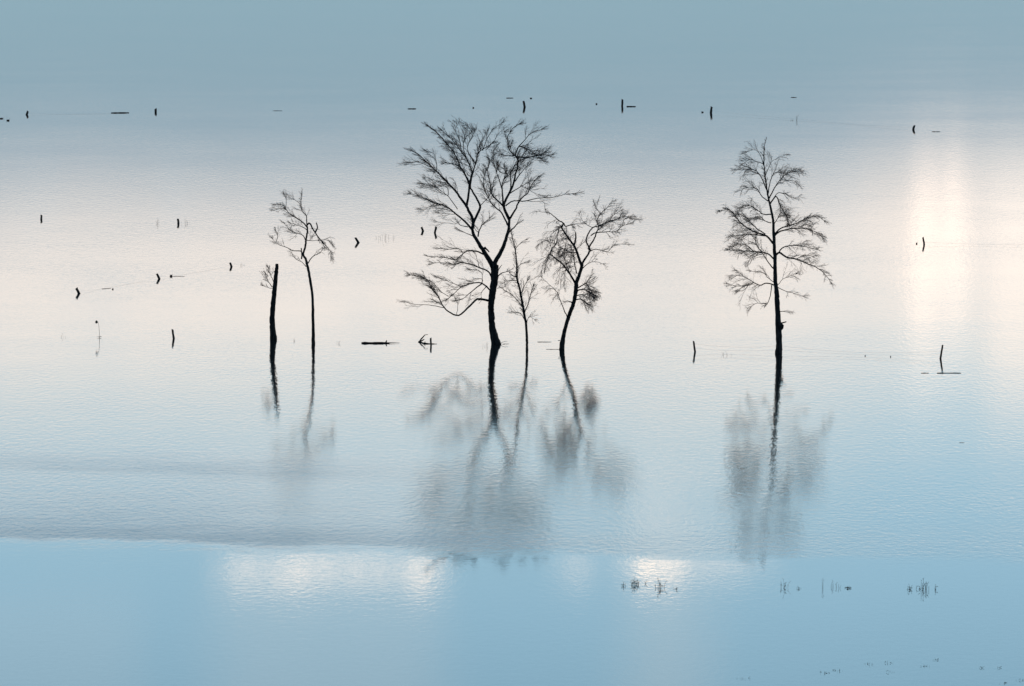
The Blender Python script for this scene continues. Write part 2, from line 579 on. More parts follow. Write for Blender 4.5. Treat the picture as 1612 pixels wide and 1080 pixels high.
# right fork
L([('c4', [(868, 262)]), ('c3', [(1112, 955), (1170, 850), (1215, 760), (1250, 650), (1280, 540), (1288, 410)])], 4.4, 2.6, 0, .6, 0)
L([('c3', [(1270, 500), (1230, 420), (1185, 340)]), ('c2', [(110, 970), (60, 890), (20, 800), (10, 700), (40, 600), (90, 510)])], 1.5, .4, .5, -1.0, 1.1)
L([('c3', [(1285, 430)]), ('c2', [(225, 990), (240, 920), (290, 820), (330, 720), (345, 640), (370, 560), (368, 480), (340, 440), (290, 390), (270, 320), (265, 240), (320, 150), (380, 110)])], 2.7, .4, .6, 1.2, 1.2, .4)
L([('c3', [(1292, 420)]), ('c2', [(350, 1010), (375, 950), (430, 880), (470, 850), (500, 790), (530, 740), (580, 680)])], 1.9, .5, .6, -1.0, .6)
L([('c2', [(245, 975), (300, 930), (370, 920), (440, 925), (580, 895), (720, 890), (790, 880), (870, 855), (940, 850)])], 1.1, .5, .6, -.3, .22, .5, 1.6)
L([('c2', [(440, 925), (560, 930), (640, 930), (660, 1000)])], .5, .3, .1, None, .6)
L([('c2', [(215, 975), (140, 900), (95, 845), (75, 720), (45, 600), (70, 510)])], 1.5, .4, .6, 1.9, 1.1)
L([('c2', [(218, 970), (210, 860), (205, 770), (225, 700), (260, 650), (225, 590), (170, 560)])], 1.7, .4, .6, -1.2, 1.2)
L([('c2', [(205, 800), (160, 660), (130, 560), (110, 440), (130, 370)])], 1.0, .3, .2, None, 1.2)
L([('c2', [(290, 830), (300, 720), (292, 640), (330, 560), (400, 480), (450, 400)])], 1.4, .4, .8, 2.2, 1.2)
L([('c2', [(335, 720), (420, 610), (495, 535)])], 1.1, .4, 1.0, .2, .6)
L([('c2', [(290, 840), (400, 770), (480, 725), (560, 690)])], 1.0, .4, .8, None, .6)
L([('c2', [(400, 755), (470, 790), (540, 830), (630, 870)])], .6, .3, .9, None, .7)
L([('c2', [(500, 800), (480, 680), (460, 600)])], .5, .3, .2, None, .5)
L([('c2', [(355, 450), (450, 460), (560, 450), (650, 430), (710, 455)])], 1.3, .4, 1.1, .2, 1.7)
L([('c2', [(345, 440), (380, 345), (460, 360), (560, 420), (640, 490)])], 1.3, .4, 1.1, 2.0, 1.7)
L([('c2', [(380, 345), (440, 280), (490, 220), (560, 180), (620, 170)])], .9, .3, 1.5, .6, .8)
L([('c2', [(340, 440), (240, 440), (150, 420)])], .9, .3, 1.1, None, 1.3)
L([('c2', [(260, 640), (180, 620), (150, 540)])], .8, .3, -.5, None, 1.3)
L([('c2', [(40, 380), (120, 290), (180, 200), (220, 190)])], .6, .25, .4, None, .7)
L([('c2', [(0, 390), (40, 280), (100, 180), (190, 110)])], .7, .25, .6, None, .7)
L([('c3', [(1290, 580), (1360, 510), (1389, 478)])], 1.4, 1.0, .5, .8, .15, .5, .3)
L([('c3', [(1225, 770), (1165, 800)])], 1.0, .6, .3, .5, 0)
L([('c4', [(892, 275), (932, 222)])], 1.0, .5, 0, .3, 0)
# low boughs on the left
L([('c4', [(815, 562), (700, 545), (630, 610), (525, 700), (430, 665), (380, 615), (330, 520), (270, 440), (235, 380), (180, 340), (80, 322)])], 2.1, .5, 0, -1.6, 1.1, .5)
L([('c4', [(395, 630), (300, 610), (200, 600), (100, 595), (30, 575)])], .7, .35, -.8, -1.6, .35, .5)
L([('c4', [(505, 690), (515, 600), (480, 520)])], .5, .3, -.6, None, .6)
L([('c4', [(825, 470), (740, 395), (640, 400), (550, 430), (470, 500), (420, 540)])], 1.5, .5, 0, .9, .75)
L([('c4', [(740, 400), (640, 480), (560, 545), (505, 560)])], 1.2, .4, .3, -.8, .6)
L([('c4', [(550, 430), (480, 400), (400, 370), (320, 340)])], .7, .3, .5, None, .9)
L([('c4', [(430, 520), (350, 470), (290, 400)])], .6, .3, .6, None, .8)
L([('c4', [(735, 400), (745, 360), (680, 350)])], .8, .5, .2, .1, .2, .5, .4)
L([('c4', [(790, 420), (740, 480), (735, 520)])], .8, .4, .1, None, .3)
L([('c4', [(838, 350), (800, 285), (720, 250), (640, 215), (540, 200), (480, 215), (360, 200), (280, 200)])], 1.5, .4, 0, 1.3, .7)
L([('c4', [(770, 130), (690, 95), (600, 95), (540, 140), (490, 178), (400, 155), (280, 150)])], 1.5, .4, -.2, -1.2, .9)
L([('c4', [(560, 110), (520, 70), (440, 80), (350, 70)])], .7, .3, -.6, None, .9)
L([('c4', [(720, 250), (700, 180), (680, 120)])], .6, .3, .4, None, .7)
L([('c4', [(745, 390), (735, 290), (660, 270)])], .6, .3, .3, None, .8)
L([('c4', [(885, 335), (940, 295), (1005, 285)])], 1.3, .4, 0, .5, .25, .5, .5)
L([('c4', [(885, 445), (950, 430), (1000, 380)])], .5, .3, 0, .6, .6)
L([('c4', [(915, 965), (945, 950), (985, 942)])], .5, .2, 0, .1, 0)
L([('c4', [(925, 975), (960, 965), (1000, 968)])], .4, .2, 0, .2, 0)
C.finish()


# --- leaning tree beside it
def bias_e(q, f, lev):
    if q.x < 1.05 and q.z > 3.2:
        return V(-.18, 0, -1.15)
    if q.z < 3.6 and q.x > .3:
        return V(.45, 0, -.75)
    if q.x < .4:
        return V(-.6, 0, -.2)
    return V(.65, 0, .22)


E = Tree('bare_tree', 550, 884, 'leaning bare tree right of the tallest one, with drooping twigs and dense low clump', 23,
         dict(dens=7.6, len=1.25, rad=.013, tipr=.0025, angle=(.35, 1.1), kids=(7, 4), wiggle=.15, bias=bias_e), BARK,
         'bare trees standing in the flood')
E.trunk([('e6', [(373, 1040, 37), (368, 995, 38), (385, 850, 29), (420, 700, 24), (455, 580, 25), (490, 480, 27),
                 (525, 380, 25), (545, 280, 26), (555, 180, 29), (560, 120, 25)]),
         ('e5', [(425, 810, 17), (447, 735, 17), (452, 700, 14)])])
L = E.limb
L([('e5', [(388, 905), (340, 820), (290, 750), (240, 690), (180, 645), (132, 608)])], 2.0, 1.1, 0, -.9, .7)
L([('e5', [(132, 608), (150, 550), (190, 510), (205, 420), (230, 345)])], 1.1, .6, -.9, -.5, 1.1, .1)
L([('e5', [(450, 735), (402, 590), (370, 520), (330, 470), (280, 400), (240, 340)])], 2.6, 1.5, 0, -.5, 1.2, .2)
L([('e5', [(240, 345), (262, 300), (215, 270), (150, 215), (100, 195), (10, 185)])], 1.4, .3, -.5, -1.0, .3, .2)
L([('e5', [(265, 300), (290, 330), (350, 310), (440, 295)])], 1.2, .3, -.5, .6, .7)
L([('e5', [(370, 530), (388, 450), (385, 390)])], 1.8, 1.3, -.3, 0, .3, .4, .3)
L([('e5', [(395, 590), (330, 590), (260, 550), (220, 570)])], 1.0, .4, -.2, .7, 1.4, .1)
L([('e5', [(400, 800), (375, 690), (365, 580)])], 1.1, .6, 0, .5, 1.2, .1)
L([('e5', [(330, 800), (270, 640), (250, 620)])], .8, .4, -.3, .4, 1.0, .1)
L([('e5', [(452, 705), (490, 640), (535, 570)])], 2.0, 1.7, 0, .4, .2, .5, 0)
L([('e5', [(535, 570), (520, 540), (570, 460), (595, 395), (618, 330), (600, 270), (640, 200), (690, 150), (740, 100)])], 1.6, .4, .4, 1.2, .9, .35)
L([('e5', [(640, 200), (600, 150), (580, 100)])], .7, .3, .9, None, 1.0)
L([('e5', [(530, 555), (495, 480), (510, 410), (560, 340), (620, 325), (720, 280), (800, 260), (870, 232), (1000, 262)])], 1.5, .4, .4, -.8, .9, .4)
L([('e5', [(560, 340), (510, 320), (450, 260), (430, 215)])], .6, .3, 0, None, .9)
L([('e5', [(540, 420), (590, 390), (700, 380), (790, 375), (860, 320), (930, 300)])], 1.1, .4, .6, 1.6, .7, .3)
L([('e5', [(720, 280), (760, 220), (830, 180)])], .7, .3, -.2, None, .9)
L([('e5', [(860, 320), (880, 250), (960, 230)])], .7, .3, 1.3, None, .9)
L([('e5', [(530, 578), (590, 555), (710, 580), (770, 515), (900, 510)])], .8, .3, .4, -.5, .45)
L([('e5', [(455, 750), (510, 700), (580, 680), (660, 700)])], .8, .3, 0, .7, .45)
L([('e6', [(555, 235), (640, 215), (720, 240), (790, 285)])], 1.4, .5, 0, -.5, 2.0, .2)
L([('e6', [(565, 200), (640, 160), (690, 140), (745, 220), (780, 300)])], 1.2, .5, 0, .6, 2.0, .2)
L([('e6', [(545, 350), (620, 340), (680, 385), (730, 405)])], 1.2, .5, 0, .2, 2.0, .2)
L([('e6', [(550, 300), (640, 280), (700, 310)])], 1.0, .5, 0, -.2, 2.2, .2)
L([('e6', [(440, 575), (400, 490), (350, 360), (310, 260), (270, 210), (180, 130), (100, 50)])], 1.0, .3, 0, -.8, .55)
L([('e6', [(500, 385), (435, 362)])], 1.2, .7, 0, .1, .3, .5, .3)
L([('e6', [(340, 880), (320, 885)])], .8, .5, 0, .1, 0)
for l in ([(215, 370), (180, 470), (150, 600), (140, 700)], [(160, 560), (110, 640), (80, 760)], [(300, 430), (280, 560), (268, 690)],
          [(240, 690), (225, 800), (215, 870)], [(132, 608), (75, 680), (40, 790)], [(230, 350), (150, 400), (110, 500)],
          [(340, 480), (345, 600), (335, 720)], [(290, 750), (270, 850), (280, 930)], [(190, 510), (90, 470), (20, 500)]):
    L([('e5', l)], .45, .25, E.rg.uniform(-.9, .3), None, .8, .05, .7)
E.finish()


# --- slim sapling between them
def bias_d(q, f, lev):
    return V(.5 if q.x > -.2 * max(0, q.z - 1) / 2 else -.5, 0, .5)


D = Tree('bare_sapling', 551, 829, 'slim bare sapling standing between the tallest tree and the leaning tree', 31,
         dict(dens=8, len=.95, rad=.010, tipr=.0027, angle=(.45, 1.0), kids=(6, 3), wiggle=.10, bias=bias_d), BARK,
         'bare trees standing in the flood')
tp, trd = D.trunk([('d', [(245, 1060, 10.5), (244, 1036, 10.5), (242, 960, 10), (237, 850, 9.5), (222, 760, 10), (205, 660, 9.5),
                          (186, 560, 8), (166, 480, 8), (165, 380, 6), (155, 280, 4.6), (135, 190, 3.5), (120, 118, 2)])])
D.grow(tp, trd, 1.0, .38, .6)
L = D.limb
L([('d', [(224, 745), (258, 660), (275, 590), (290, 545)])], 1.1, .4, 0, .6, 1.1)
L([('d', [(166, 472), (132, 462), (100, 430)])], 1.2, .5, 0, -.3, .4, .4, .5)
L([('d', [(205, 700), (150, 630), (100, 590), (45, 560)])], .9, .3, 0, -.6, .9)
L([('d', [(220, 795), (190, 750), (130, 740)])], .7, .3, 0, .4, .8)
L([('d', [(240, 840), (258, 780), (300, 800)])], .7, .3, 0, -.4, .7)
L([('d', [(195, 610), (225, 540), (250, 500)])], .8, .3, 0, -.5, 1.2)
L([('d', [(165, 500), (110, 500), (60, 520)])], .7, .3, 0, .5, .9)
L([('d', [(168, 400), (200, 370), (240, 360)])], .6, .3, 0, None, .9)
L([('d', [(150, 260), (185, 220), (225, 190)])], .6, .3, 0, None, .8)
D.finish()


# --- birch on the right
def bias_f(q, f, lev):
    o = 1 if q.x > -.15 else -1
    return V(o * (.55 - .4 * f), 0, .45 - 1.25 * f)


F = Tree('bare_birch', 556, 1226, 'tall solitary bare birch with drooping branch tips, standing far right of the others', 43,
         dict(dens=8.0, len=1.3, rad=.012, tipr=.0025, angle=(.3, .95), kids=(7, 4), wiggle=.11, bias=bias_f), BIRCH,
         'bare trees standing in the flood')
tp, trd = F.trunk([('f3', [(323, 915, 15), (323, 889, 15.5), (325, 860, 13), (322, 790, 12.5), (317, 700, 10.5)]),
                   ('f8', [(682, 720, 25), (667, 600, 20), (662, 450, 19), (662, 350, 18), (655, 250, 17), (645, 30, 13)]),
                   ('f7', [(680, 880, 13), (655, 760, 12), (640, 700, 11), (612, 560, 8), (592, 400, 6), (580, 250, 4.5), (585, 110, 2.5), (605, 40, 1.2)])])
F.grow(tp[int(len(tp) * .78):], trd[int(len(tp) * .78):], 1.3, .05, .5, L=.55)
L = F.limb
L([('f8', [(645, 215), (575, 140), (480, 110), (380, 60), (300, 0)]), ('f7', [(265, 835), (200, 785), (110, 800)])], 1.9, .4, 0, -1.3, 1.1)
L([('f8', [(575, 140), (430, 125), (340, 125), (220, 140)])], 1.2, .4, -.3, .8, 1.0)
L([('f8', [(655, 375), (600, 320), (520, 300), (420, 290), (300, 285), (210, 275)])], 1.4, .4, 0, .9, 1.2)
L([('f8', [(535, 318), (450, 345), (390, 400)])], .8, .3, .3, -.3, .9)
L([('f8', [(455, 300), (400, 240), (310, 210), (240, 240)])], .8, .3, .4, None, 1.2)
L([('f8', [(652, 470), (600, 410), (545, 330), (480, 240), (455, 180), (460, 130)])], 1.1, .4, 0, -.9, .9)
L([('f8', [(650, 628), (580, 610), (510, 630), (450, 605), (400, 630), (290, 640), (200, 620)])], 1.2, .4, 0, -.8, .7)
L([('f8', [(450, 605), (380, 560), (300, 530), (240, 560)])], .7, .3, -.3, None, .9)
L([('f8', [(400, 628), (350, 680), (300, 690)])], .6, .3, -.4, None, .7)
L([('f8', [(628, 630), (620, 720), (600, 790), (572, 830)])], .9, .6, -.1, .2, .3, .6, .5)
L([('f8', [(590, 820), (490, 808), (420, 840)])], .7, .3, .2, -.3, .6)
L([('f8', [(655, 605), (600, 560), (540, 500), (440, 490)])], .7, .3, 0, .6, .6)
L([('f8', [(675, 325), (710, 305), (780, 350), (880, 370), (980, 410), (1080, 450), (1160, 510), (1225, 590)])], 1.9, .4, 0, .9, .85)
L([('f8', [(690, 315), (750, 250), (860, 235), (960, 250), (1050, 270)])], 1.2, .4, 0, -.9, 1.0)
L([('f8', [(880, 370), (950, 330), (1040, 340)])], .7, .3, .4, None, .9)
L([('f8', [(655, 140), (700, 100), (800, 70), (920, 60), (1000, 70), (1100, 110), (1150, 160)])], 1.5, .4, 0, 1.1, 1.2)
L([('f7', [(695, 1045), (760, 980), (880, 945), (960, 910), (1040, 870), (1130, 850), (1210, 895)])], 1.4, .4, 0, -.8, 1.0)
L([('f7', [(650, 720), (710, 640), (750, 720), (790, 790), (830, 850), (850, 920)])], 1.3, .8, 0, .5, 1.5)
L([('f7', [(680, 960), (740, 860), (800, 840)])], .9, .4, 0, -.5, 1.2)
L([('f7', [(662, 830), (590, 830), (520, 790), (440, 740), (360, 740), (320, 800)])], 1.1, .3, 0, .8, 1.1)
L([('f7', [(600, 1040), (500, 970), (400, 860), (300, 820)])], 1.1, .3, 0, .9, 1.1)
L([('f7', [(660, 920), (590, 900), (540, 850), (450, 880)])], .9, .3, 0, -.8, 1.1)
L([('f7', [(625, 690), (560, 640), (500, 560), (420, 545), (330, 580)])], 1.0, .3, 0, -.5, .8)
L([('f7', [(612, 570), (550, 430), (490, 360), (400, 350), (300, 355)])], 1.1, .3, 0, .6, 1.2)
L([('f7', [(585, 330), (540, 200), (480, 150), (400, 170)])], .7, .25, 0, -.3, .5)
L([('f7', [(582, 300), (500, 270), (440, 250), (370, 290)])], .7, .3, 0, .4, .9)
L([('f7', [(640, 660), (700, 540), (760, 460), (830, 400), (950, 380)])], 1.2, .3, 0, -.7, .9)
L([('f7', [(625, 620), (650, 480), (700, 390), (800, 390), (900, 370), (970, 390)])], 1.0, .3, 0, .6, 1.0)
L([('f7', [(745, 475), (800, 470), (890, 480), (940, 520)])], .6, .3, -.4, None, .7)
L([('f7', [(690, 660), (730, 605), (800, 610), (870, 655), (940, 650)])], .7, .3, .2, -.5, .6)
L([('f7', [(600, 420), (660, 280), (720, 240), (800, 205)])], .6, .25, 0, .4, .5)
L([('f8', [(685, 640), (740, 570), (810, 540), (870, 520)])], .6, .3, 0, .5, .7)
L([('f8', [(690, 650), (770, 690), (850, 710), (940, 740)])], .7, .3, 0, -.5, .45)
L([('f8', [(690, 895), (760, 888)])], .9, .5, 0, .1, .3, .5, .3)
L([('f8', [(700, 1015), (780, 994)])], 1.5, 1.1, 0, .1, 0)
m = MB(); q = F.P('f8', 722, 1040, -.02)
m.tube([q + V(0, 0, -.22), q + V(.03, 0, -.1), q + V(.05, -.02, .05), q + V(.0, 0, .2)], [.06, .12, .13, .05], 8, True, .15, F.rg)
m.build('burl', BIRCH, F.root)
F.finish()


# --- thin tree on the left
def bias_b(q, f, lev):
    if q.x > .25:
        return V(.35, 0, -.95)
    return V(-.55, 0, .35) if q.x < -.1 else V(-.1, 0, .4)


B = Tree('bare_tree', 541, 493, 'thin bare tree with small lopsided crown, beside the broken snag', 57,
         dict(dens=7.0, len=1.0, rad=.011, tipr=.0027, angle=(.35, .95), kids=(6, 4), wiggle=.12, bias=bias_b), BARK,
         'bare trees standing in the flood')
B.trunk([('b2', [(361, 560, 10.5), (360, 540, 11), (358, 400, 9), (355, 250, 8), (341, 150, 8), (325, 70, 8)]),
         ('b1', [(592, 868, 14), (562, 815, 13), (588, 720, 12), (600, 620, 11), (615, 540, 11), (612, 475, 9)])])
L = B.limb
L([('b1', [(612, 490), (560, 430), (480, 375), (400, 325), (360, 275), (320, 220), (250, 220)])], 1.3, .3, 0, -.7, 1.1)
L([('b1', [(360, 275), (300, 265), (215, 285)])], .6, .3, -.4, None, .8)
L([('b1', [(355, 250), (365, 170), (350, 110)])], .6, .3, -.4, None, 1.0)
L([('b1', [(612, 480), (605, 380), (600, 345), (550, 290), (530, 200), (545, 130), (540, 90)])], 1.1, .3, 0, .5, 1.1)
L([('b1', [(530, 210), (470, 160), (400, 130)])], .5, .3, .3, None, .8)
L([('b1', [(612, 460), (640, 440), (680, 510), (720, 570), (770, 640), (805, 700)])], 1.5, 1.0, 0, .3, .7)
L([('b1', [(790, 660), (880, 760), (910, 850)])], .9, .3, .3, -.3, 1.2)
L([('b1', [(770, 640), (850, 640), (900, 690)])], .7, .3, .2, .8, 1.1)
L([('b1', [(712, 545), (735, 485), (720, 430)])], 1.3, 1.1, .2, .3, 0)
L([('b1', [(598, 650), (550, 580), (470, 555), (400, 520), (330, 440)])], .9, .3, 0, .7, 1.2)
L([('b1', [(612, 520), (540, 480), (480, 460), (420, 440)])], .8, .3, 0, -.5, 1.2)
L([('b1', [(598, 640), (660, 650), (740, 640)])], .8, .3, 0, .4, .9)
L([('b1', [(560, 815), (530, 775), (430, 768), (370, 735), (280, 705), (230, 670), (200, 630)])], 1.0, .3, 0, -.6, .55, .5)
L([('b1', [(235, 672), (260, 600), (240, 540)])], .5, .3, -.5, None, .8)
L([('b1', [(540, 872), (545, 815), (535, 738)])], 1.3, 1.2, 0, .1, 0)
L([('b1', [(618, 925), (660, 860), (700, 825), (760, 800), (792, 755)])], 1.0, .4, 0, .6, .4)
L([('b1', [(595, 965), (550, 910), (470, 870), (430, 800)])], .7, .3, 0, -.5, .5)
B.finish()


# --- broken snag
def bias_a(q, f, lev):
    return V(-.3, 0, .7)


A = Tree('tree_snag', 534, 430.5, 'broken dead trunk without a crown, leftmost of the standing trunks', 61,
         dict(dens=8, len=.8, rad=.010, tipr=.0036, angle=(.3, .8), kids=(6, 3), wiggle=.1, bias=bias_a), BARK,
         'bare trees standing in the flood')
A.trunk([('b2', [(118, 560, 21), (118, 515, 22), (112, 440, 17), (112, 370, 15.5), (119, 280, 15), (127, 200, 14), (136, 120, 12), (140, 85, 11), (141, 60, 9)])])
L = A.limb
L([('b2', [(112, 200), (85, 160), (70, 120)])], .8, .3, 0, -.4, 1.2)
L([('b2', [(120, 170), (100, 125), (85, 85)])], .7, .3, 0, .4, 1.2)
L([('b2', [(133, 105), (120, 108)])], 1.6, 1.2, 0, .05, 0)
L([('b2', [(115, 210), (90, 205), (60, 195)])], .5, .3, 0, .2, .8)
A.finish()

# ------------------------------------------------------------------ fence posts
post_n = [0]


def fence_post(px, py, h_px, lean_px, w_px, label, dep=0.0):
    """hewn post, slanting top; lean = how far its top stands to the right of its foot (photo pixels)"""
    rg = random.Random(900 + post_n[0]); post_n[0] += 1
    s = scale_at(py)
    h = h_px / s / CP; l = lean_px / s; r = w_px / s / 2
    m = MB()
    ax = V(l, dep, h)
    pts, rad = [], []
    for k in range(7):
        f = -.35 + 1.35 * k / 6
        pts.append(ax * f + V(rg.uniform(-1, 1) * .008, rg.uniform(-1, 1) * .008, 0))
        rad.append(r * (1.06 - .10 * max(0, f)) * (1 + rg.uniform(-.05, .05)))
    m.tube(pts, rad, 9, True, .07, rg)
    cut = rg.uniform(-.6, .6)
    n = len(m.v)
    for i in range(n - 9, n):                     # weathered, slanting saw cut
        x, y, z = m.v[i]
        m.v[i] = (x, y, z + (x - ax.x) * cut)
    o = m.build('fence_post', POST, None, smooth=False)
    o.location = ground(px, py)
    tag(o, label, 'fence post', 'old fence posts standing in the flood')
    o['top'] = tuple(o.location + ax)
    return o


FP = [
    (42, 180.5, 5.5, 2.0, 3.4, 'stubby fence post leaning right, nearest the far left corner'),
    (245, 176.5, 5.5, 0, 3.6, 'short upright fence post just right of the far left floating log'),
    (826, 168.5, 9.5, -2, 3.4, 'far fence post directly above the crown of the tallest tree'),
    (979.5, 167, 10.5, .3, 3.2, 'upright far fence post with a short log floating at its right'),
    (1119, 178, 10, 1.2, 3.6, 'far fence post left of the birch top, small clod at its left'),
    (1437.5, 204, 6.5, 1.8, 3.4, 'far fence post at the right, above the bright cloud reflection'),
    (65, 345, 6.5, .3, 3.2, 'small upright fence post alone at the left edge, mid distance'),
    (281, 352, 7.5, -.8, 3.6, 'fence post with a wispy bush at its right, left of thin tree crown'),
    (564, 382, 8, -4.5, 3.8, 'strongly leaning fence post right of the thin tree crown'),
    (666, 364, 6.5, -2.5, 3.4, 'left one of two close posts left of the tallest tree, leaning left'),
    (684.5, 366.5, 9.5, 2.2, 3.4, 'right one of two close posts left of the tallest tree, leaning right'),
    (1455, 385, 11.5, -2.2, 2.8, 'slender fence post standing in the bright cloud reflection at right'),
    (364.5, 420, 6.5, -2.5, 3.4, 'fence post left of the snag top, leaning left'),
    (250.5, 439, 8, -3.5, 3.6, 'middle post of the slanting fence row, small clod at its right'),
    (124.5, 462, 8.5, -4.2, 4.0, 'nearest post of the slanting fence row at left, leaning left'),
    (273.5, 533, 14.5, -2, 3.2, 'near fence post at the left between dead thistle and snag'),
    (678.5, 543.5, 11.5, -.6, 2.8, 'thin post crossed by floating brushwood left of the tallest trunk'),
    (1094, 554, 17, -2.2, 3.0, 'near fence post between the leaning tree and the birch'),
    (1480.5, 564.5, 21.5, 3.2, 3.0, 'tallest fence post, nearest the right edge, leaning right'),
]
posts = [fence_post(*a) for a in FP]


# ------------------------------------------------------------------ wires
def wire(a, b2, sag, label, r=.0023):
    m = MB()
    pts = []
    for k in range(17):
        f = k / 16
        p = a.lerp(b2, f)
        p.z -= sag * 4 * f * (1 - f)
        p.z = max(p.z, .006)
        pts.append(p)
    m.tube(pts, [r] * 17, 4, True)
    o = m.build('fence_wire', WIRE)
    tag(o, label, 'wire', 'slack fence wires')
    return o


def at_post(i, f):
    p = posts[i]; tp_ = Vector(p['top'])
    return p.location.lerp(tp_, f)


birch = ground(1226, 556)
wire(at_post(17, .75), birch + V(-.2, -.1, .42), .12, 'upper slack wire from the near right-hand post to the birch')
wire(at_post(17, .35), birch + V(-.2, -.1, .2), .10, 'lower slack wire from the near right-hand post to the birch')
wire(birch + V(.2, -.1, .42), at_post(18, .55), .22, 'upper sagging wire from the birch to the tallest post')
wire(birch + V(.2, -.1, .2), at_post(18, .3), .14, 'lower sagging wire from the birch to the tallest post')
wire(at_post(4, .4), ground(1254, 189) + V(0, 0, .1), .05, 'faint far wire left of the dead reed above the birch')
wire(ground(1254, 189) + V(0, 0, .1), at_post(5, .5), .1, 'faint far wire right of the dead reed above the birch')
wire(at_post(11, .35), ground(1640, 388) + V(0, 0, .15), .08, 'wire running right from the slender post in the bright reflection')
wire(at_post(0, .4), ground(200, 179) + V(0, 0, .03), .1, 'loose wire trailing from the stubby far left post')
wire(at_post(14, .5), at_post(13, .5), .22, 'slack wire between the two nearest posts of the slanting row', .0018)
wire(at_post(13, .5), at_post(12, .5), .22, 'slack wire between the two farthest posts of the slanting row', .0018)
for p in posts:
    del p['top']

# ------------------------------------------------------------------ floating wood and clods
flo = [0]


def floating_log(px, py, len_px, w_px, label, cat='log', knob=0.0, ang=0.0, z=.35, name='floating_log'):
    """half-sunk log lying across the view; px, py is its left end"""
    rg = random.Random(300 + flo[0]); flo[0] += 1
    s = scale_at(py)
    ln = len_px / s; r = w_px * .72 / s / 2
    m = MB()
    n = 9
    pts, rad = [], []
    for k in range(n):
        f = k / (n - 1)
        pts.append(V(ln * f, ln * f * math.tan(ang) + rg.uniform(-1, 1) * r * .5, r * z + rg.uniform(-.2, .2) * r))
        rad.append(r * (1 - .3 * f) * rg.uniform(.85, 1.1) * (.7 if k in (0, n - 1) else 1))
    m.tube(pts, rad, 8, True, .1, rg)
    o = m.build(name, DRIFT, None, smooth=False)
    if knob:                                        # root stub standing up at the right end
        k2 = MB()
        q = pts[-2]
        k2.tube([q - V(.03, 0, r), q + V(0, 0, r * .6), q + V(.05, 0, knob)], [r * .9, r * .7, r * .35], 6, True, .1, rg)
        k2.build('root_stub', DRIFT, o, smooth=False)
        k3 = MB()
        k3.tube([pts[-1] - V(.1, 0, 0), pts[-1] + V(.25, .1, .01), pts[-1] + V(.6, .15, .0)], [r * .4, r * .25, r * .1], 5, True)
        k3.build('root', DRIFT, o, smooth=False)
    o.location = ground(px, py)
    tag(o, label, cat, 'wood floating on the flood')
    return o


floating_log(569, 540.5, 44, 5.0, 'thick dark log floating left of the tallest tree, root stub at its end', knob=.16)
floating_log(175, 178, 28, 2.6, 'dark log floating at the far left beside the short upright post', ang=.1)
floating_log(642, 171.5, 13, 2.2, 'short dark log floating far behind, above left of the tallest tree')
floating_log(986.5, 168, 14.5, 2.6, 'short dark log floating at the right of the upright far post')
floating_log(1475, 587.5, 38, 2.2, 'thin pole floating below the tallest post at the right', 'pole', name='floating_pole')
floating_log(1450, 587.5, 12, 1.6, 'short stick floating left of the thin pole at the right', 'stick', name='floating_stick')
floating_log(797, 154.5, 11, 1.8, 'small stick floating farthest back, behind the tallest tree', 'stick', name='floating_stick')
floating_log(1245, 153.5, 9, 1.5, 'faint stick floating farthest back, above the birch', 'stick', name='floating_stick')
floating_log(1467, 207.5, 13, 1.4, 'faint stick floating right of the far right post', 'stick', name='floating_stick')
floating_log(430, 174.5, 14, 1.1, 'faint stick floating far back, above the thin tree', 'stick', name='floating_stick')
floating_log(160, 455, 14, 1.2, 'faint stick floating right of the nearest slanting-row post', 'stick', ang=.5, name='floating_stick')
floating_log(272, 435.2, 19, .9, 'thin straw trailing from the clod in the slanting row', 'straw', name='floating_straw')
floating_log(846, 538.5, 22, 1.3, 'thin driftwood strip floating left of the leaning tree base', 'stick', name='floating_stick')
floating_log(860, 550, 20, 1.1, 'faint straw lying left of the leaning tree at its waterline', 'straw', name='floating_straw')
floating_log(1165, 738, 7, 1.0, 'tiny straw beside the birch reflection', 'straw', name='floating_straw')
floating_log(1510, 697, 8, 1.0, 'tiny straw on the pale water at the right', 'straw', name='floating_straw')


def clod(px, py, w_px, h_px, label):
    """tuft of soaked turf just breaking the surface"""
    rg = random.Random(500 + flo[0]); flo[0] += 1
    s = scale_at(py)
    wd = w_px / s / 2; h = h_px / s
    m = MB()
    rows, N = 5, 9
    for j in range(rows):
        f = j / (rows - 1)
        rr = wd * math.cos(f * 1.45) ** .7
        for k in range(N):
            a = 2 * math.pi * k / N
            q = rr * rg.uniform(.8, 1.15)
            m.v.append((q * math.cos(a), q * math.sin(a), -.04 + (h + .04) * math.sin(f * 1.5) * rg.uniform(.85, 1.1)))
    for j in range(rows - 1):
        for k in range(N):
            a = j * N + k; b3 = j * N + (k + 1) % N
            m.f.append((a, b3, b3 + N, a + N))
    m.f.append(tuple((rows - 1) * N + k for k in range(N)))
    for k in range(8):
        a = rg.uniform(0, 6.28); q = V(math.cos(a) * wd * .5, math.sin(a) * wd * .5, h * .6)
        m.blade(q, q + V(math.cos(a) * wd * .8, math.sin(a) * wd * .5, h * rg.uniform(.3, .9)), .006, V(0, 0, .03))
    o = m.build('turf_clod', DRIFT, None, smooth=False)
    o.location = ground(px, py)
    tag(o, label, 'clod', 'clods of turf breaking the surface')


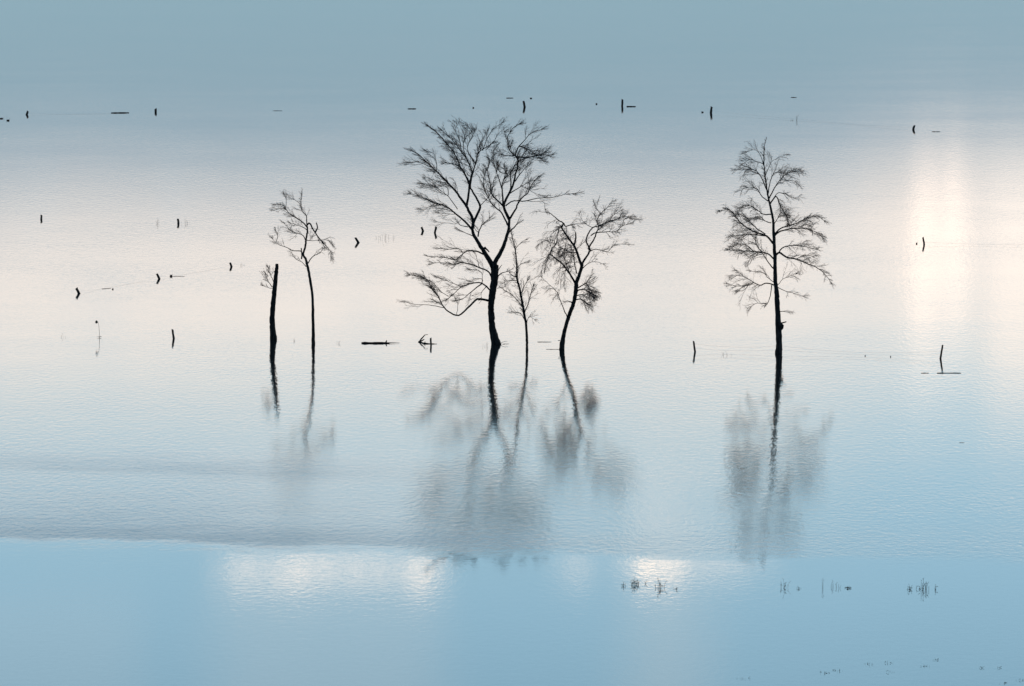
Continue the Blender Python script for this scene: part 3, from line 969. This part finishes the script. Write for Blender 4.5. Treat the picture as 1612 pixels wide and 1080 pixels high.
clod(12.5, 190, 5, 1.6, 'dark clod below the stubby far left post')
clod(2, 187, 6, 1.4, 'faint clod at the very left edge, far back')
clod(1106, 177, 4, 1.4, 'small clod left of the far post near the birch top')
clod(745, 170, 3, 1.4, 'tiny clod far behind the left half of the tallest crown')
clod(836, 155, 4, 1.2, 'faint clod farthest back, right of the far post over the tallest crown')
clod(939, 164, 3, 1.3, 'tiny clod left of the upright far post with the log')
clod(269.5, 435.2, 4.5, 2.6, 'round dark clod right of the middle slanting-row post')
clod(177.5, 455.5, 3, 1.4, 'tiny clod between the two nearer slanting-row posts')
clod(1443, 384, 3, 1.8, 'brown clod left of the slender post in the bright reflection')
clod(1402, 562, 2, .9, 'tiny clod between birch and tallest post')
clod(1362, 560.5, 1.8, .9, 'tiny clod right of the birch under the sagging wires')

# brushwood by the thin post
s = scale_at(541)
o = empty('brushwood', ground(660, 538.5))
rg = random.Random(77)


def stick(pts, r0, r1, name='stick'):
    m = MB(); p, r = smooth_path(pts, [r0 + (r1 - r0) * i / (len(pts) - 1) for i in range(len(pts))], 3, rg, .01)
    m.tube(p, r, 6, True, .08, rg)
    m.build(name, DRIFT, o)


stick([V(-.05, 0, -.05), V(.12, .1, .18), V(.25, .2, .30), V(.33, .2, .4), V(.5, .25, .42)], .05, .015)
stick([V(-.03, 0, -.03), V(.2, .1, .10), V(.3, .1, .16)], .05, .02)
stick([V(-.03, 0, .02), V(.2, -.4, .0), V(.42, -.9, .03), V(.7, -1.0, .02), V(1.05, -1.05, .01)], .045, .014)
stick([V(.30, -.8, -.02), V(.36, -.8, .12)], .04, .02)
tag(o, 'dark forked brushwood floating against the thin post, left of the tallest tree', 'brushwood')

# ------------------------------------------------------------------ weeds and reeds
wd = [0]


def weed(px, py, w_px, h_px, n, label, name='weed_clump', cat='weed', thick=.0042, leafy=.0, group='dead weeds above the flood'):
    """dead stalks, some forked, some bent over"""
    rg = random.Random(700 + wd[0]); wd[0] += 1
    s = scale_at(py)
    W2 = w_px / s / 2; H = h_px / s
    m = MB()
    for k in range(n):
        x = rg.uniform(-W2, W2); y = rg.uniform(-W2, W2) * 1.2
        h = H * rg.uniform(.35, 1.0) * (1 - .35 * abs(x) / W2)
        if k == 0:
            x *= .3; h = H
        ln = rg.gauss(0, .22) * h
        p = [V(x, y, -.1), V(x + ln * .3, y, h * .45), V(x + ln * .7, y + rg.gauss(0, .05), h * .8), V(x + ln * 1.2, y, h * rg.uniform(.9, 1.0))]
        m.tube(p, [thick, thick * .9, thick * .7, thick * .4], 4, True)
        for j in range(rg.randint(1, 3)):
            f = rg.uniform(.3, .95)
            q = p[1].lerp(p[3], f)
            a = rg.uniform(0, 6.28)
            m.blade(q, q + V(math.cos(a) * h * .22, math.sin(a) * h * .2, h * rg.uniform(-.05, .22)), thick * .6, V(0, 0, h * .03))
    nl = int(leafy * .55)
    for k in range(nl):                             # dead leaf mass near the foot
        x = rg.gauss(0, W2 * .45); y = rg.gauss(0, W2 * .45); z = abs(rg.gauss(0, H * .22))
        a = rg.uniform(0, 6.28); l2 = rg.uniform(.05, .13)
        q = V(x, y, z)
        m.blade(q, q + V(math.cos(a) * l2, math.sin(a) * l2, rg.uniform(-.04, .06)), rg.uniform(.006, .012), V(0, 0, .02))
    o2 = m.build(name, REED, None, smooth=False)
    o2.location = ground(px, py)
    tag(o2, label, cat, group)
    return o2


weed(982, 923, 7, 9, 6, 'faint weed clump at the left end of the foreground row', leafy=14)
weed(999, 921, 13, 14, 12, 'darkest leafy weed clump below the bright cloudlet reflection', leafy=60, thick=.006)
weed(1016, 919, 4, 6, 3, 'tiny weed between the two larger foreground clumps', leafy=6)
weed(1038, 926, 17, 17, 10, 'tall stalky weed clump below the right-hand bright cloudlet reflection', leafy=16, thick=.007)
weed(1064, 927.5, 9, 5, 5, 'low weed tuft right of the tall stalky foreground clump', leafy=10)
weed(1234, 925.5, 12, 17, 6, 'foreground weed with one tall stalk, below the birch reflection', leafy=22)
weed(1257, 927.5, 9, 5, 5, 'low weed tuft right of the one-stalk weed', leafy=9)
weed(1295, 926, 5, 17, 3, 'lone thin bent stalk in the foreground right of centre', name='weed_stalk')
weed(1314, 925, 17, 12, 9, 'thin sparse weed clump between lone stalk and leafy tuft')
weed(1336, 926, 12, 5, 6, 'low leafy tuft at the right end of the sparse weeds', leafy=30)
weed(1433, 928, 9, 10, 5, 'small weed with dark foot, left of the rightmost foreground clump', leafy=26)
weed(1452, 928, 20, 21, 10, 'tallest weed clump at the right end of the foreground row', leafy=30, thick=.007)
weed(1474, 928, 8, 9, 4, 'short weed at the right of the tallest foreground clump', leafy=8)
for i, (x, y, wp, hp, n, lf, lab) in enumerate((
        (1298, 1060, 18, 3.5, 8, 20, 'low tuft near the bottom, leftmost of the bottom right tufts'),
        (1320, 1056, 16, 3.5, 8, 18, 'low tuft near the bottom, second from the left'),
        (1368, 1046, 16, 4.0, 7, 18, 'low tuft under the sparse weeds near the bottom edge'),
        (1398, 1044, 16, 4.0, 7, 22, 'low broad tuft near the bottom, right of the one under the sparse weeds'),
        (1400, 1058, 14, 3.0, 5, 12, 'faint tuft below the low broad one at the bottom'),
        (1457, 1049, 14, 3.0, 6, 14, 'flat tuft near the bottom, below the tallest foreground weeds'),
        (1474, 1039, 16, 3.0, 7, 16, 'flat tuft just above and right of another near the bottom'),
        (1545, 1052, 9, 3.0, 5, 10, 'small tuft near the bottom right, left of its neighbour'),
        (1572, 1052, 9, 3.5, 5, 12, 'small tuft near the bottom right, right of its neighbour'),
        (1580, 1076, 14, 3.0, 6, 14, 'dark tuft cut by the bottom right corner, left one'),
        (1606, 1071, 14, 3.5, 6, 14, 'dark tuft at the right edge in the bottom corner'),
        (1170, 1069, 22, 2.5, 6, 12, 'flat strip of weed at the bottom below the cloudlet reflection'))):
    weed(x, y, wp, hp, n, lab, name='weed_tuft', leafy=lf * .4, thick=.0024, group='low weed tufts in the foreground')
weed(606, 375, 32, 11, 16, 'sparse reed clump left of the pair of posts', name='reed_clump', cat='reeds', thick=.004)
weed(247, 352, 5, 9, 5, 'thin dead reed left of the post with the wispy bush', name='reed_clump', cat='reeds', thick=.006)
weed(291, 352, 14, 9, 12, 'wispy bush at the right of its mid-distance post', name='dead_bush', cat='bush', thick=.003)
weed(1254, 189.5, 4, 11, 3, 'dead reed standing far behind above the birch', name='reed_clump', cat='reeds', thick=.008)
weed(1247, 189.5, 6, 3, 4, 'low tuft at the left foot of the far dead reed', name='weed_tuft', leafy=8)
weed(100, 531, 8, 7, 4, 'faint little weed left of the dead thistle', name='weed_stalk', thick=.004)
weed(532, 541, 7, 5, 4, 'tiny weed right of the thin tree foot', name='weed_stalk', thick=.005)
weed(463, 537, 6, 5, 4, 'tiny weed between the snag and the thin tree', name='weed_stalk', thick=.005)
weed(1145, 559, 14, 7, 6, 'faint weeds left of the birch foot', name='weed_stalk', thick=.005)
weed(10, 187, 14, 5, 7, 'faint weed stalks at the left edge, far back', name='weed_stalk', thick=.005)
weed(766, 546, 12, 9, 6, 'faint stalks left of the tallest trunk foot', name='weed_stalk', thick=.004)
weed(380, 418, 10, 4, 5, 'faint tufts right of the farthest slanting-row post', name='weed_tuft', thick=.005)

# dead thistle with its nodding head
th = empty('dead_thistle', ground(156.5, 531.5))
s = scale_at(531.5)
h = 25 / s
m = MB(); p, r = smooth_path([V(0, 0, -.2), V(.0, 0, h * .35), V(-.03, 0, h * .75), V(-.08, 0, h * .93), V(-.15, 0, h)], [.012, .011, .010, .008, .008], 4, rg, .004)
m.tube(p, r, 5); m.build('stem', REED, th)
m = MB(); q = V(-.16, 0, h)
m.tube([q + V(.03, 0, .07), q + V(.0, 0, .05), q, q + V(-.02, 0, -.06), q + V(-.02, 0, -.1)], [.02, .06, .075, .055, .02], 8, True, .15, rg)
for k in range(14):
    a = rg.uniform(0, 6.28)
    m.blade(q, q + V(math.cos(a) * .13, math.sin(a) * .1, rg.uniform(-.1, .08)), .008, V(0, 0, .02))
m.build('flower_head', REED, th, smooth=False)
m = MB()
for k in range(7):
    z = rg.uniform(.05, .12); a = rg.uniform(0, 6.28)
    m.blade(V(0, 0, z * .3), V(math.cos(a) * .2 - .05, math.sin(a) * .2, z * .5), .008, V(0, 0, .03))
m.build('leaf', REED, th, smooth=False)
tag(th, 'dead thistle on a tall thin stem, left of the near fence post', 'thistle')

for tname in (A, B, C, D, E, F):
    print('twigs', tname.root.name, tname.count)
